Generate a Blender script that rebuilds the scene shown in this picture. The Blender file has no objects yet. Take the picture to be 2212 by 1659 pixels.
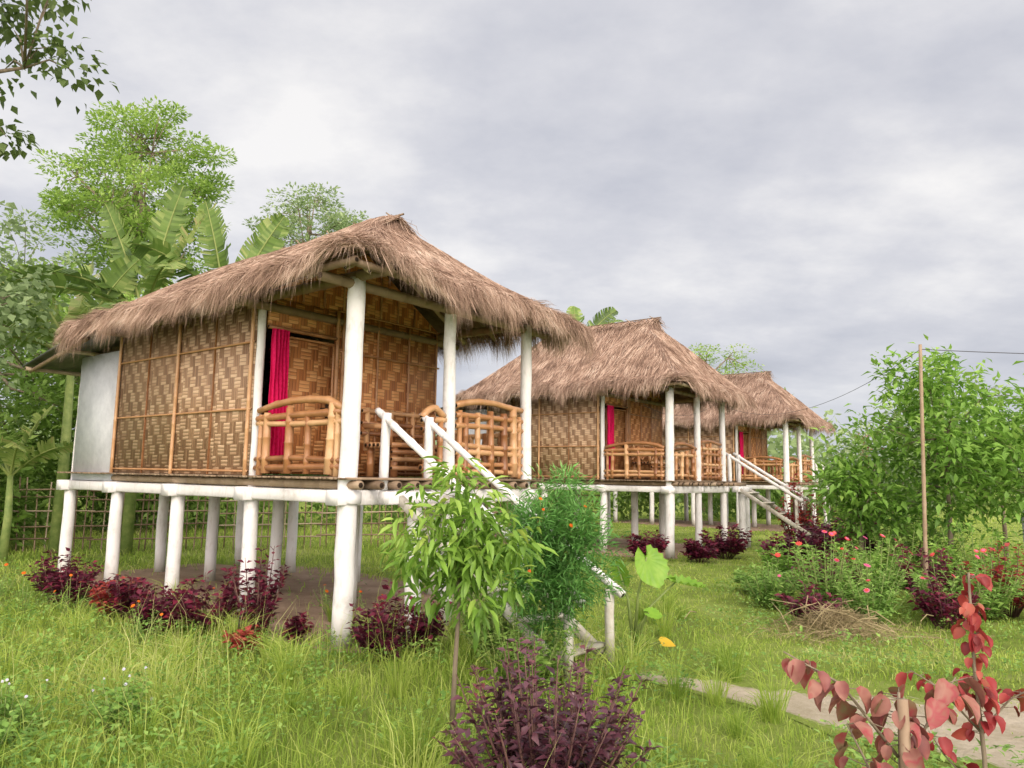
import bpy, math, random
import numpy as np
from mathutils import Vector, Matrix
rng=np.random.default_rng(11); random.seed(11)
S=bpy.context.scene
COL=S.collection
A=np.array
# ------------------------------------------------------------------ mesh builder
class MB:
    def __init__(s): s.V=[];s.F=[];s.R=[];s.M=[];s.n=0
    def add(s,V,F,rnd=0.5,mat=0):
        V=np.asarray(V,float).reshape(-1,3); F=np.asarray(F,int)
        s.V.append(V); s.F.append(F+s.n); s.n+=len(V)
        s.R.append(np.broadcast_to(np.asarray(rnd,float),(len(F),)).copy()); s.M.append(np.full(len(F),mat,int))
    def add_shared(s,F,off,rnd,mat=0):
        s.F.append(np.asarray(F,int)+off); s.R.append(np.broadcast_to(np.asarray(rnd,float),(len(F),)).copy()); s.M.append(np.full(len(F),mat,int))
    def build(s,name,mats,parent=None,smooth=False,loc=None):
        me=bpy.data.meshes.new(name)
        V=np.concatenate(s.V); me.vertices.add(len(V)); me.vertices.foreach_set('co',V.astype(np.float32).ravel())
        lp=np.concatenate([f.ravel() for f in s.F]); sz=np.concatenate([np.full(len(f),f.shape[1]) for f in s.F])
        st=np.concatenate([[0],np.cumsum(sz)[:-1]])
        me.loops.add(len(lp)); me.loops.foreach_set('vertex_index',lp.astype(np.int32))
        me.polygons.add(len(sz)); me.polygons.foreach_set('loop_start',st.astype(np.int32))
        me.polygons.foreach_set('material_index',np.concatenate(s.M).astype(np.int32))
        if smooth: me.polygons.foreach_set('use_smooth',np.ones(len(sz),bool))
        me.update(calc_edges=True)
        a=me.attributes.new('rnd','FLOAT','FACE'); a.data.foreach_set('value',np.concatenate(s.R).astype(np.float32))
        for m in (mats if isinstance(mats,(list,tuple)) else [mats]): me.materials.append(m)
        o=bpy.data.objects.new(name,me); COL.objects.link(o)
        if parent is not None: o.parent=parent
        if loc is not None: o.location=loc
        return o
def thing(name,label,cat,loc=(0,0,0),rot=0,group=None):
    e=bpy.data.objects.new(name,None); e.empty_display_size=.2; COL.objects.link(e)
    e.location=loc; e.rotation_euler=(0,0,rot); e["label"]=label; e["category"]=cat
    if group: e["group"]=group
    return e
def unit(v): return v/np.maximum(np.linalg.norm(v,axis=-1,keepdims=True),1e-9)
def rv(n): return unit(rng.normal(size=(n,3)))
def tube(mb,path,rad,n=8,rnd=.5,mat=0,cap=True,capmat=None,prof=None):
    P=np.asarray(path,float); m=len(P); rad=np.broadcast_to(np.asarray(rad,float),(m,))
    T=np.gradient(P,axis=0) if m>2 else np.repeat((P[1]-P[0])[None],2,0); T=unit(T)
    ref=A([0,0,1.]) if abs(T[0][2])<.9 else A([1.,0,0])
    V=[]
    for i in range(m):
        s=unit(np.cross(T[i],ref)); u=np.cross(s,T[i]); ref=u if abs(T[i]@u)<.9 else ref
        if prof is None:
            a=np.arange(n)/n*2*math.pi; q=np.stack([np.cos(a),np.sin(a)],1)*rad[i]
        else: q=prof*rad[i]
        V.append(P[i]+q[:,:1]*s+q[:,1:]*u)
    n=len(V[0]); F=[]
    for i in range(m-1):
        for j in range(n):
            k=(j+1)%n; F.append((i*n+j,i*n+k,(i+1)*n+k,(i+1)*n+j))
    off=mb.n; mb.add(np.concatenate(V),F,rnd,mat)
    if cap:
        cm=mat if capmat is None else capmat
        mb.add_shared([tuple(range(n))[::-1]],off,rnd,cm); mb.add_shared([tuple(range((m-1)*n,m*n))],off,rnd,cm)
def prof_rect(w,h,b=.012):
    x,y=w/2,h/2
    return A([(x-b,-y),(x,-y+b),(x,y-b),(x-b,y),(-x+b,y),(-x,y-b),(-x,-y+b),(-x+b,-y)])
def bar(mb,p0,p1,w,h,rnd=.5,mat=0,b=.012,seg=1):
    p0=A(p0,float);p1=A(p1,float); t=np.linspace(0,1,seg+1)[:,None]
    tube(mb,p0+(p1-p0)*t,np.ones(seg+1),rnd=rnd,mat=mat,prof=prof_rect(w,h,b))
def bamboo(mb,pts,r,node=.28,rnd=None,mat=0,dark=1,n=9,taper=.9):
    pts=[A(p,float) for p in pts]; rnd=random.random() if rnd is None else rnd
    seg=[np.linalg.norm(pts[i+1]-pts[i]) for i in range(len(pts)-1)]; L=sum(seg); cum=np.concatenate([[0],np.cumsum(seg)])
    ts=[0]; x=random.uniform(.05,node)
    while x<L-.03:
        ts+= [x-.012,x,x+.012]; x+=node*random.uniform(.8,1.2)
    if len(pts)>2: ts+=list(np.linspace(0,L,8)[1:-1])
    ts=sorted([t for t in ts if 0<=t<L])+[L]
    P=np.stack([np.interp(ts,cum,[p[k] for p in pts]) for k in range(3)],1)
    if len(pts)>2:
        for _ in range(2): P[1:-1]=(P[:-2]+2*P[1:-1]+P[2:])/4
    R=[]
    for i,t in enumerate(ts):
        k=1
        if 0<i<len(ts)-1 and abs(ts[i]-ts[i-1]-.012)<1e-4 and abs(ts[i+1]-ts[i]-.012)<1e-4: k=1.16
        R.append(r*k*(1+(taper-1)*t/L))
    tube(mb,P,R,n=n,rnd=rnd,mat=mat,cap=True)
    for a,b,rr in ((P[0],P[1],R[0]),(P[-1],P[-2],R[-1])):
        d=unit(a-b); tube(mb,[a-d*.001,a+d*.0015],[rr*.62]*2,n=n,mat=dark,cap=True)  # dark disc over the closed end, painted in for the shade inside the cane
def scatter(mb,T,pos,d,nr,L,W,rnd,mat=0):
    tv,tf=T; d=unit(d); side=unit(np.cross(d,nr)); n=np.cross(side,d); N=len(pos)
    L=np.broadcast_to(np.asarray(L,float),(N,))[:,None,None]; W=np.broadcast_to(np.asarray(W,float),(N,))[:,None,None]
    V=pos[:,None]+side[:,None]*tv[None,:,0:1]*W+d[:,None]*tv[None,:,1:2]*L+n[:,None]*tv[None,:,2:3]*L
    k=len(tv); F=(tf[None]+(np.arange(N)*k)[:,None,None]).reshape(-1,tf.shape[1])
    mb.add(V.reshape(-1,3),F,np.repeat(np.broadcast_to(rnd,(N,)),len(tf)),mat)
LEAF=(A([(0,0,0),(-.5,.38,.1),(0,.42,0),(.5,.38,.1),(0,1,-.15)],float),A([(0,2,1),(0,3,2),(1,2,4),(2,3,4)]))
KITE=(A([(0,0,0),(-.5,.45,.06),(0,1,0),(.5,.45,.06)],float),A([(0,3,2,1)]))
LANCE=(A([(0,0,0),(-.45,.28,.07),(0,.3,0),(.45,.28,.07),(-.38,.65,0),(0,.66,-.07),(.38,.65,0),(0,1,-.22)],float),
       A([(0,2,1),(0,3,2),(1,2,5),(1,5,4),(2,3,6),(2,6,5),(4,5,7),(5,6,7)]))
_h=[(0,0,0),(-.28,-.13,.05),(-.5,.05,.11),(-.52,.35,.12),(-.32,.7,.03),(0,1,-.14),(.32,.7,.03),(.52,.35,.12),(.5,.05,.11),(.28,-.13,.05),(0,.35,-.05)]
HEART=(A(_h,float),A([(10,i,(i+1)%10) for i in range(10)]))
# folded, rounder drooping leaf
_d=[(0,0,0),(-.25,.02,.10),(-.44,.25,.20),(-.44,.52,.20),(-.26,.82,.04),(0,1,-.16),(.26,.82,.04),(.44,.52,.20),(.44,.25,.20),(.25,.02,.10),(0,.3,-.01),(0,.65,-.05)]
DROOP=(A(_d,float),A([(10,0,1),(10,1,2),(10,2,3),(11,10,3),(11,3,4),(11,4,5),(11,5,6),(11,6,7),(10,11,7),(10,7,8),(10,8,9),(10,9,0)]))
_r=[(0,.22,-.06)]
for i in range(32):
    a=-math.pi/2+(i+.5)/32*2*math.pi; rr=.5*(1 if i%2 else .94)*(1+.05*math.sin(3*a))
    if i in (0,31): rr*=.5
    tipx=1+.22*math.exp(-((a-math.pi/2)/.35)**2)
    _r.append((rr*math.cos(a),.42+rr*1.05*tipx*math.sin(a),(.09 if i%2 else .0)-.10*max(0,math.sin(a))**2))
ROUND=(A(_r,float),A([(0,1+i,1+(i+1)%32) for i in range(32)]))
_f=[(0,0,.18)]+[((1 if i%2 else .72)*math.cos(i*math.pi/9),(1 if i%2 else .72)*math.sin(i*math.pi/9),.25 if i%2 else .1) for i in range(18)]
FLOWER=(A(_f,float),A([(0,1+i,1+(i+1)%18) for i in range(18)]))
def strands(mb,root,mid,tip,width,rnd,mat=0):
    N=len(root); d=tip-root; side=unit(np.cross(d,rv(N)))
    w=np.broadcast_to(np.asarray(width,float),(N,))[:,None]
    V=np.stack([root-side*w/2,root+side*w/2,mid+side*w*.42,mid-side*w*.42,tip],1).reshape(-1,3)
    b=(np.arange(N)*5)[:,None]; off=mb.n
    mb.add(V,b+A([[0,1,2,3]]),rnd,mat); mb.add_shared(b+A([[3,2,4]]),off,np.clip(rnd+.08,0,1),mat)
# ------------------------------------------------------------------ materials
def lk(nt,a,b): nt.links.new(a,b)
class NT:
    def __init__(s,name):
        s.m=bpy.data.materials.new(name); s.m.use_nodes=True; s.t=s.m.node_tree; s.b=s.t.nodes['Principled BSDF']; s.out=s.t.nodes['Material Output']
    def n(s,ty,**k):
        x=s.t.nodes.new(ty)
        for a,v in k.items(): setattr(x,a,v)
        return x
    def sock(s,inp,v):
        if isinstance(v,(int,float,tuple)): inp.default_value=v
        else: s.t.links.new(v,inp)
    def math(s,op,a,b=0,c=None):
        x=s.n('ShaderNodeMath',operation=op); s.sock(x.inputs[0],a); s.sock(x.inputs[1],b)
        if c is not None: s.sock(x.inputs[2],c)
        return x.outputs[0]
    def obj(s): return s.n('ShaderNodeTexCoord').outputs['Object']
    def noise(s,scale,detail=4,rough=.6,vec=None,stretch=None):
        x=s.n('ShaderNodeTexNoise'); x.inputs['Scale'].default_value=scale; x.inputs['Detail'].default_value=detail; x.inputs['Roughness'].default_value=rough
        v=vec or s.obj()
        if stretch:
            mp=s.n('ShaderNodeMapping'); mp.inputs['Scale'].default_value=stretch; lk(s.t,v,mp.inputs[0]); v=mp.outputs[0]
        lk(s.t,v,x.inputs['Vector']); return x.outputs[0]
    def ramp(s,f,cols):
        x=s.n('ShaderNodeValToRGB'); s.sock(x.inputs[0],f); e=x.color_ramp.elements
        while len(e)<len(cols): e.new(.5)
        for el,(p,c) in zip(e,cols): el.position=p; el.color=(*c,1)
        return x.outputs[0]
    def mix(s,f,a,b,mode='MIX'):
        x=s.n('ShaderNodeMix',data_type='RGBA',blend_type=mode); s.sock(x.inputs[0],f)
        for i,v in ((6,a),(7,b)):
            if isinstance(v,tuple): x.inputs[i].default_value=(*v,1)
            else: lk(s.t,v,x.inputs[i])
        return x.outputs[2]
    def rnd(s):
        x=s.n('ShaderNodeAttribute'); x.attribute_name='rnd'; return x.outputs['Fac']
    def bump(s,h,st=.4,dist=.01):
        x=s.n('ShaderNodeBump'); x.inputs['Strength'].default_value=st; x.inputs['Distance'].default_value=dist; lk(s.t,h,x.inputs['Height']); lk(s.t,x.outputs[0],s.b.inputs['Normal'])
    def fin(s,col,rough=.7,spec=.3,transl=0):
        s.sock(s.b.inputs['Base Color'],col if not isinstance(col,tuple) else (*col,1)); s.b.inputs['Roughness'].default_value=rough; s.b.inputs['Specular IOR Level'].default_value=spec
        if transl:
            t=s.n('ShaderNodeBsdfTranslucent')
            if isinstance(col,tuple): t.inputs[0].default_value=(*col,1)
            else: lk(s.t,col,t.inputs[0])
            mx=s.n('ShaderNodeMixShader'); mx.inputs[0].default_value=transl; lk(s.t,s.b.outputs[0],mx.inputs[1]); lk(s.t,t.outputs[0],mx.inputs[2]); lk(s.t,mx.outputs[0],s.out.inputs[0])
        return s.m
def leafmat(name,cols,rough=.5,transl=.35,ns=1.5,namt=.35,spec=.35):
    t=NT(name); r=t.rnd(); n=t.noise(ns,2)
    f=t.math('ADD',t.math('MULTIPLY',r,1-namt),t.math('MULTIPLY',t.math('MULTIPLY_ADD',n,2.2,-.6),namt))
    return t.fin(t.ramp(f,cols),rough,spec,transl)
M={}
M['grass']=leafmat('grass_blades',[(0,(.10,.17,.03)),(.35,(.25,.39,.055)),(.65,(.45,.57,.11)),(1,(.68,.67,.32))],.5,.42,.45,.45)
M['weed']=leafmat('weed_leaves',[(0,(.10,.21,.045)),(.6,(.25,.44,.09)),(1,(.42,.58,.16))])
M['young']=leafmat('young_tree_leaves',[(0,(.09,.20,.03)),(.5,(.24,.42,.065)),(.85,(.42,.58,.13)),(1,(.60,.64,.10))],.35,.35,1.5,.2)
M['taro']=leafmat('taro_leaf',[(0,(.10,.26,.03)),(.5,(.24,.46,.05)),(1,(.40,.60,.09))],.4,.35,9,.4)
M['feather']=leafmat('feathery_leaves',[(0,(.07,.18,.045)),(.6,(.18,.42,.10)),(1,(.33,.57,.19))])
M['shrub']=leafmat('shrub_leaves',[(0,(.08,.18,.035)),(.5,(.23,.43,.07)),(1,(.46,.64,.17))])
M['light']=leafmat('light_tree_leaves',[(0,(.14,.25,.05)),(.5,(.33,.50,.11)),(1,(.54,.68,.22))],.5,.4,.3)
M['dark']=leafmat('dark_tree_leaves',[(0,(.05,.08,.025)),(.5,(.13,.20,.055)),(1,(.28,.36,.13))],.45,.3,.6)
M['mid']=leafmat('hedge_leaves',[(0,(.09,.16,.035)),(.5,(.24,.40,.08)),(1,(.44,.58,.17))],.5,.38,.4)
M['grey']=leafmat('greygreen_leaves',[(0,(.17,.25,.12)),(.5,(.34,.46,.22)),(1,(.50,.60,.35))],.6,.38,.3)
M['purple']=leafmat('purple_leaves',[(0,(.04,.008,.020)),(.5,(.11,.016,.04)),(.85,(.22,.028,.06)),(1,(.38,.04,.07))],.4,.25,3,.2)
M['plum']=leafmat('plum_leaves',[(0,(.04,.014,.022)),(.5,(.095,.032,.05)),(.85,(.165,.062,.082)),(1,(.24,.035,.05))],.30,.14,3,.2,.6)
M['red']=leafmat('red_leaves',[(0,(.13,.018,.02)),(.45,(.33,.035,.04)),(.75,(.44,.10,.07)),(1,(.22,.15,.06))],.45,.28,11,.4)
M['pink']=leafmat('pink_leaves',[(0,(.11,.035,.035)),(.3,(.24,.075,.07)),(.5,(.33,.155,.12)),(.62,(.32,.06,.07)),(.8,(.21,.165,.09)),(1,(.40,.15,.09))],.48,.18,16,.45)
M['banana']=leafmat('banana_leaves',[(0,(.06,.11,.025)),(.4,(.17,.28,.06)),(.75,(.38,.46,.15)),(1,(.40,.32,.15))],.38,.35,.8,.2)
M['yellow']=leafmat('yellow_leaf',[(0,(.6,.35,.03)),(1,(.8,.55,.05))])
M['orange']=leafmat('orange_petals',[(0,(.75,.12,.02)),(1,(.9,.30,.02))])
M['petal']=leafmat('zinnia_petals',[(0,(.75,.06,.06)),(.45,(.80,.14,.10)),(.55,(.70,.12,.30)),(1,(.75,.25,.38))],.5,.3,3,0)
M['white_petal']=leafmat('pale_petals',[(0,(.6,.6,.75)),(1,(.75,.75,.85))])
M['straw']=leafmat('straw',[(0,(.16,.12,.06)),(1,(.50,.42,.24))],.7,.1,3,.2)
M['thatch']=leafmat('thatch_straw',[(0,(.10,.066,.05)),(.28,(.27,.18,.135)),(.6,(.48,.345,.27)),(1,(.72,.60,.50))],.8,.06,2.2,.45,.12)
t=NT('thatch_base'); n=t.noise(6,5,.7); t.bump(t.noise(40,4),.6,.03); M['thatchb']=t.fin(t.ramp(n,[(.3,(.11,.07,.055)),(.7,(.28,.19,.145))]),.9,.1)
t=NT('bark'); n=t.noise(9,5,.7,stretch=(1,1,.25)); t.bump(n,.6,.02); M['bark']=t.fin(t.ramp(n,[(.3,(.12,.09,.065)),(.7,(.32,.27,.20))]),.85,.2)
t=NT('green_stem'); n=t.noise(8,3); M['stem']=t.fin(t.ramp(n,[(.3,(.12,.19,.05)),(.7,(.27,.33,.11))]),.6,.3)
t=NT('dark_stem'); n=t.noise(8,3); M['dstem']=t.fin(t.ramp(n,[(.3,(.07,.03,.035)),(.7,(.18,.10,.08))]),.6,.3)
def whitem(name,base,stain,dirt):
    t=NT(name); n=t.noise(3.5,6,.65); n2=t.noise(22,4,.6,stretch=(1,1,.3))
    c=t.ramp(n,base); c=t.mix(t.ramp(n2,[(.55,(0,0,0)),(.8,(dirt,dirt,dirt))]),c,stain)
    sx=t.n('ShaderNodeSeparateXYZ'); lk(t.t,t.obj(),sx.inputs[0]); low=t.math('MULTIPLY',t.math('SUBTRACT',1,t.math('MULTIPLY',sx.outputs[2],3.0)),n)
    low=t.math('MAXIMUM',t.math('MULTIPLY',low,1.3),0); low=t.math('MINIMUM',low,.8); c=t.mix(low,c,(.22,.21,.13)); t.bump(t.noise(14,5,.6,stretch=(1,1,.5)),.45,.02); return t.fin(c,.65,.3)
M['white']=whitem('whitewash',[(.28,(.52,.51,.50)),(.45,(.73,.73,.74)),(.8,(.80,.80,.82))],(.44,.40,.35),.55)
M['oldwhite']=whitem('flaking_whitewash',[(.3,(.22,.20,.15)),(.48,(.48,.46,.40)),(.7,(.70,.70,.67))],(.18,.16,.11),.9)
t=NT('bamboo_gold'); r=t.rnd(); n=t.noise(5,5,.65,stretch=(1,1,1)); f=t.math('ADD',t.math('MULTIPLY',r,.5),t.math('MULTIPLY',n,.5))
M['bamboo']=t.fin(t.ramp(f,[(.2,(.18,.07,.028)),(.45,(.40,.19,.08)),(.8,(.64,.41,.22))]),.35,.5)
t=NT('bamboo_weathered'); r=t.rnd(); n=t.noise(7,5,.7); f=t.math('ADD',t.math('MULTIPLY',r,.5),t.math('MULTIPLY',n,.5))
M['bambood']=t.fin(t.ramp(f,[(.2,(.12,.08,.05)),(.5,(.29,.21,.14)),(.8,(.46,.38,.28))]),.6,.3)
t=NT('dark_hollow'); M['hollow']=t.fin((.03,.02,.014),.9,.1)
def woven(name,S_,lo,hi,dk):
    t=NT(name); sx=t.n('ShaderNodeSeparateXYZ'); lk(t.t,t.obj(),sx.inputs[0]); X,Y,Z=sx.outputs
    nz=t.noise(2.2,2); h=t.math('ADD',X,Y)
    pan=t.math('FLOOR',t.math('DIVIDE',h,.77))
    u=t.math('DIVIDE',t.math('ADD',t.math('ADD',h,t.math('MULTIPLY',pan,.61)),t.math('MULTIPLY',nz,.02)),S_); v=t.math('DIVIDE',t.math('ADD',t.math('ADD',Z,t.math('MULTIPLY',pan,.053)),t.math('MULTIPLY',nz,.03)),S_)
    i=t.math('FLOOR',u); j=t.math('FLOOR',v); fu=t.math('FRACT',u); fv=t.math('FRACT',v)
    bj=t.math('FLOOR',t.math('DIVIDE',j,3))
    bi=t.math('FLOOR',t.math('DIVIDE',t.math('ADD',i,bj),3))
    H=t.math('FLOORED_MODULO',t.math('ADD',bi,bj),2)
    wi=t.n('ShaderNodeTexWhiteNoise',noise_dimensions='2D'); cb=t.n('ShaderNodeCombineXYZ'); lk(t.t,t.math('ADD',i,.37),cb.inputs[0]); lk(t.t,t.math('FLOOR',t.math('DIVIDE',j,6)),cb.inputs[1]); lk(t.t,cb.outputs[0],wi.inputs['Vector'])
    wj=t.n('ShaderNodeTexWhiteNoise',noise_dimensions='2D'); cb=t.n('ShaderNodeCombineXYZ'); lk(t.t,t.math('ADD',j,100.61),cb.inputs[0]); lk(t.t,t.math('FLOOR',t.math('DIVIDE',i,6)),cb.inputs[1]); lk(t.t,cb.outputs[0],wj.inputs['Vector'])
    g=t.noise(60,3,.6,stretch=(1,1,.12)); gh=t.noise(60,3,.6,stretch=(.12,.12,1)); big=t.noise(1.3,4)
    cV=t.mix(t.math('ADD',t.math('MULTIPLY',wi.outputs[0],.7),t.math('MULTIPLY',g,.3)),dk,lo); cH=t.mix(t.math('ADD',t.math('MULTIPLY',wj.outputs[0],.7),t.math('MULTIPLY',gh,.3)),lo,hi)
    c=t.mix(H,cV,cH)
    cc=t.math('ADD',t.math('MULTIPLY',H,fv),t.math('MULTIPLY',t.math('SUBTRACT',1,H),fu))
    e=t.math('SUBTRACT',1,t.math('ABSOLUTE',t.math('MULTIPLY_ADD',cc,2,-1)))
    ed=t.math('MINIMUM',t.math('MULTIPLY',e,4),1)
    c=t.mix(t.math('MULTIPLY_ADD',ed,-.7,.7),c,(.06,.032,.018)); c=t.mix(t.ramp(big,[(.4,(0,0,0)),(.8,(.4,.4,.4))]),c,dk)
    t.bump(t.math('ADD',t.math('POWER',t.math('MAXIMUM',e,0),.5),t.math('MULTIPLY',H,.3)),.6,.01)
    return t.fin(c,.5,.35)
M['woven']=woven('woven_bamboo_wall',.041,(.40,.25,.15),(.66,.48,.32),(.20,.115,.065))
M['woven_sunlit']=woven('woven_bamboo_sunlit',.041,(.62,.26,.09),(.90,.50,.22),(.36,.13,.045))  # wall weave recoloured lighter and orange; warm sunlight put into the colour
t=NT('crimson_cloth'); n=t.noise(30,3); M['cloth']=t.fin(t.ramp(n,[(.3,(.62,.004,.08)),(.7,(.80,.015,.15))]),.8,.2,.15)
t=NT('corrugated_tin'); n=t.noise(5,5); M['tin']=t.fin(t.ramp(n,[(.3,(.06,.065,.07)),(.7,(.18,.18,.19))]),.5,.4)
t=NT('wire_grey'); M['wire']=t.fin((.06,.06,.065),.6,.2)
t=NT('plaster_grey'); n=t.noise(4,6,.7); t.bump(t.noise(20,5),.3,.02); M['plaster']=t.fin(t.ramp(n,[(.3,(.46,.49,.54)),(.7,(.64,.67,.72))]),.8,.2)
t=NT('soil'); n=t.noise(2.2,8,.7); t.bump(t.noise(12,8,.7),.8,.04); M['soil']=t.fin(t.ramp(n,[(.3,(.24,.165,.12)),(.7,(.44,.33,.25))]),.95,.1)
TURF=[(.3,(.14,.17,.05)),(.5,(.22,.30,.06)),(.7,(.36,.39,.15))]
t=NT('sandy_path'); n=t.noise(2.2,9,.78); t.bump(t.noise(9,9,.75),.9,.06); cs=t.ramp(n,[(.32,(.38,.33,.23)),(.55,(.54,.48,.38)),(.72,(.66,.60,.49))])
ct=t.ramp(t.noise(.9,9,.75),TURF); ff=t.math('ADD',t.rnd(),t.math('MULTIPLY_ADD',t.noise(1.7,8,.75),1.6,-.8)); M['path']=t.fin(t.mix(t.ramp(ff,[(.28,(0,0,0)),(.5,(1,1,1))]),ct,cs),.95,.1)
t=NT('ground_turf'); n=t.noise(.9,9,.75); t.bump(t.noise(15,8,.7),1,.05); M['ground']=t.fin(t.ramp(n,TURF),.95,.1)
# ------------------------------------------------------------------ world / light / camera
w=bpy.data.worlds.new("World"); S.world=w; w.use_nodes=True; nt=w.node_tree; bg=nt.nodes['Background']
class WT(NT):
    def __init__(s,t): s.t=t
q=WT(nt)
tc=q.n('ShaderNodeTexCoord').outputs['Generated']; sx=q.n('ShaderNodeSeparateXYZ'); lk(nt,tc,sx.inputs[0]); X,Y,Z=sx.outputs
zc=q.math('ADD',q.math('MAXIMUM',Z,0),.30)
cb=q.n('ShaderNodeCombineXYZ'); lk(nt,q.math('DIVIDE',X,zc),cb.inputs[0]); lk(nt,q.math('DIVIDE',Y,zc),cb.inputs[1]); cb.inputs[2].default_value=5.1
n1=q.noise(2.1,9,.58,vec=cb.outputs[0],stretch=(.8,1.0,1)); n2=q.noise(.8,3,.5,vec=cb.outputs[0])
f=q.math('ADD',q.math('MULTIPLY',n1,.64),q.math('MULTIPLY',n2,.36))
f=q.math('ADD',f,q.math('MULTIPLY_ADD',Z,.20,-.03)); f=q.math('ADD',f,q.math('MULTIPLY',X,.03))
cl=q.ramp(f,[(.36,(.48,.495,.56)),(.47,(.585,.595,.66)),(.56,(.71,.71,.755)),(.68,(.96,.94,.93))])
hz=q.math('MAXIMUM',q.math('SUBTRACT',1,q.math('MULTIPLY',Z,7)),0); cl=q.mix(q.math('MULTIPLY',hz,.75),cl,(.66,.69,.76))
back=q.math('MAXIMUM',q.math('MULTIPLY',Y,-1),0)  # unseen sky behind the camera brightened and warmed to light the scene
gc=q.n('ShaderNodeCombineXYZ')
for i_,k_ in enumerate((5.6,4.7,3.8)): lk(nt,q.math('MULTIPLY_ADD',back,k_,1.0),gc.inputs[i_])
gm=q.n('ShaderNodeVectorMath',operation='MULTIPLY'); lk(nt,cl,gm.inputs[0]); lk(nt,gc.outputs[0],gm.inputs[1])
sky=q.n('ShaderNodeTexSky',sky_type='NISHITA'); sky.sun_disc=False; sky.sun_elevation=math.radians(28); sky.sun_rotation=math.radians(148)
sc=q.mix(1.0,sky.outputs[0],(.1,.1,.1),'MULTIPLY')
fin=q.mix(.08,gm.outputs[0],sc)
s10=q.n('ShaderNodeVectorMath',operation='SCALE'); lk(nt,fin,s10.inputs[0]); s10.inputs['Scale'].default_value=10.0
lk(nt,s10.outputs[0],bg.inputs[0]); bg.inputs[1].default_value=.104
sl=bpy.data.lights.new('sun','SUN'); sl.energy=1.4; sl.angle=math.radians(16); sl.color=(1,.87,.71)
so=bpy.data.objects.new('sun',sl); COL.objects.link(so); so.rotation_euler=Vector((-.45,.75,-.46)).to_track_quat('-Z','Y').to_euler()
cam=bpy.data.cameras.new('camera'); co=bpy.data.objects.new('camera',cam); COL.objects.link(co); S.camera=co
cam.sensor_width=36; cam.lens=26.04; cam.clip_end=2000; cam.clip_start=.05
co.matrix_world=Matrix.Translation((0,0,1.55))@Matrix.Rotation(math.radians(97.1),4,'X')@Matrix.Rotation(.016,4,'Z')
S.view_settings.view_transform='Standard'; S.view_settings.look='None'; S.view_settings.exposure=0
# ------------------------------------------------------------------ ground
mb=MB(); mb.add([(-600,-60,0),(600,-60,0),(600,900,0),(-600,900,0)],[(0,1,2,3)]); g=mb.build('ground',M['ground']); g['kind']='structure'
def patch(name,mat,outer,z):
    mb=MB(); c=np.mean(outer,axis=0); V=[(c[0],c[1],z)]+[(x,y,z) for x,y in outer]; n=len(outer)
    mb.add(V,[(0,1+i,1+(i+1)%n) for i in range(n)]); o=mb.build(name,mat); o['kind']='structure'
pc=A([(.9,6.15,.10),(1.5,5.8,.25),(2.1,5.3,.5),(2.8,4.85,.9),(3.8,4.6,1.15),(5.5,4.6,1.3),(9,4.6,1.5)])
tt=np.linspace(0,len(pc)-1,160); cx,cy,hw=[np.interp(tt,range(len(pc)),pc[:,k]) for k in range(3)]
jag=rng.normal(0,.05,(2,160))
hw1=hw*(1.25+.15*np.sin(tt*7)+.1*np.sin(tt*17)+jag[0]); hw2=hw*(1.25+.18*np.sin(tt*6+2)+.1*np.sin(tt*15)+jag[1])
mb=MB(); V=[]; R=[]; ns_=24
for i in range(160):
    for k in range(ns_+1):
        s_=k/ns_*2-1; V.append((cx[i],cy[i]+(s_*hw1[i] if s_>0 else s_*hw2[i]),.006))
F=[]
for i in range(159):
    for k in range(ns_):
        a=i*(ns_+1)+k; F.append((a,a+ns_+1,a+ns_+2,a+1)); s_=abs((k+.5)/ns_*2-1); R.append(max(-.6,1.0-s_**2*1.75+rng.normal(0,.03)))
mb.add(V,F,R); o=mb.build('path',M['path']); o['kind']='structure'
ANG=math.radians(51.7); E2=A([math.cos(ANG),math.sin(ANG)]); E1=A([-E2[1],E2[0]])
HUTS=[A([-1.5,6.9]),A([3.17,14.9]),A([8.5,23.0])]
def loc2w(h,w_,s_): return HUTS[h]+E2*w_+E1*s_
def soilpatch(h,z):
    pts=[]
    for k in range(48):
        a=k/48*2*math.pi; rr=1+.06*math.sin(a*5+h)+.05*math.sin(a*11)
        ww=1.4+1.95*np.sign(math.cos(a))*abs(math.cos(a))**.6*rr; ss=3.1+3.4*np.sign(math.sin(a))*abs(math.sin(a))**.6*rr
        p=loc2w(h,ww,ss); pts.append((p[0],p[1]))
    patch('bare_soil',M['soil'],pts,z)
soilpatch(0,.004); soilpatch(1,.004); soilpatch(2,.004)
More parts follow.
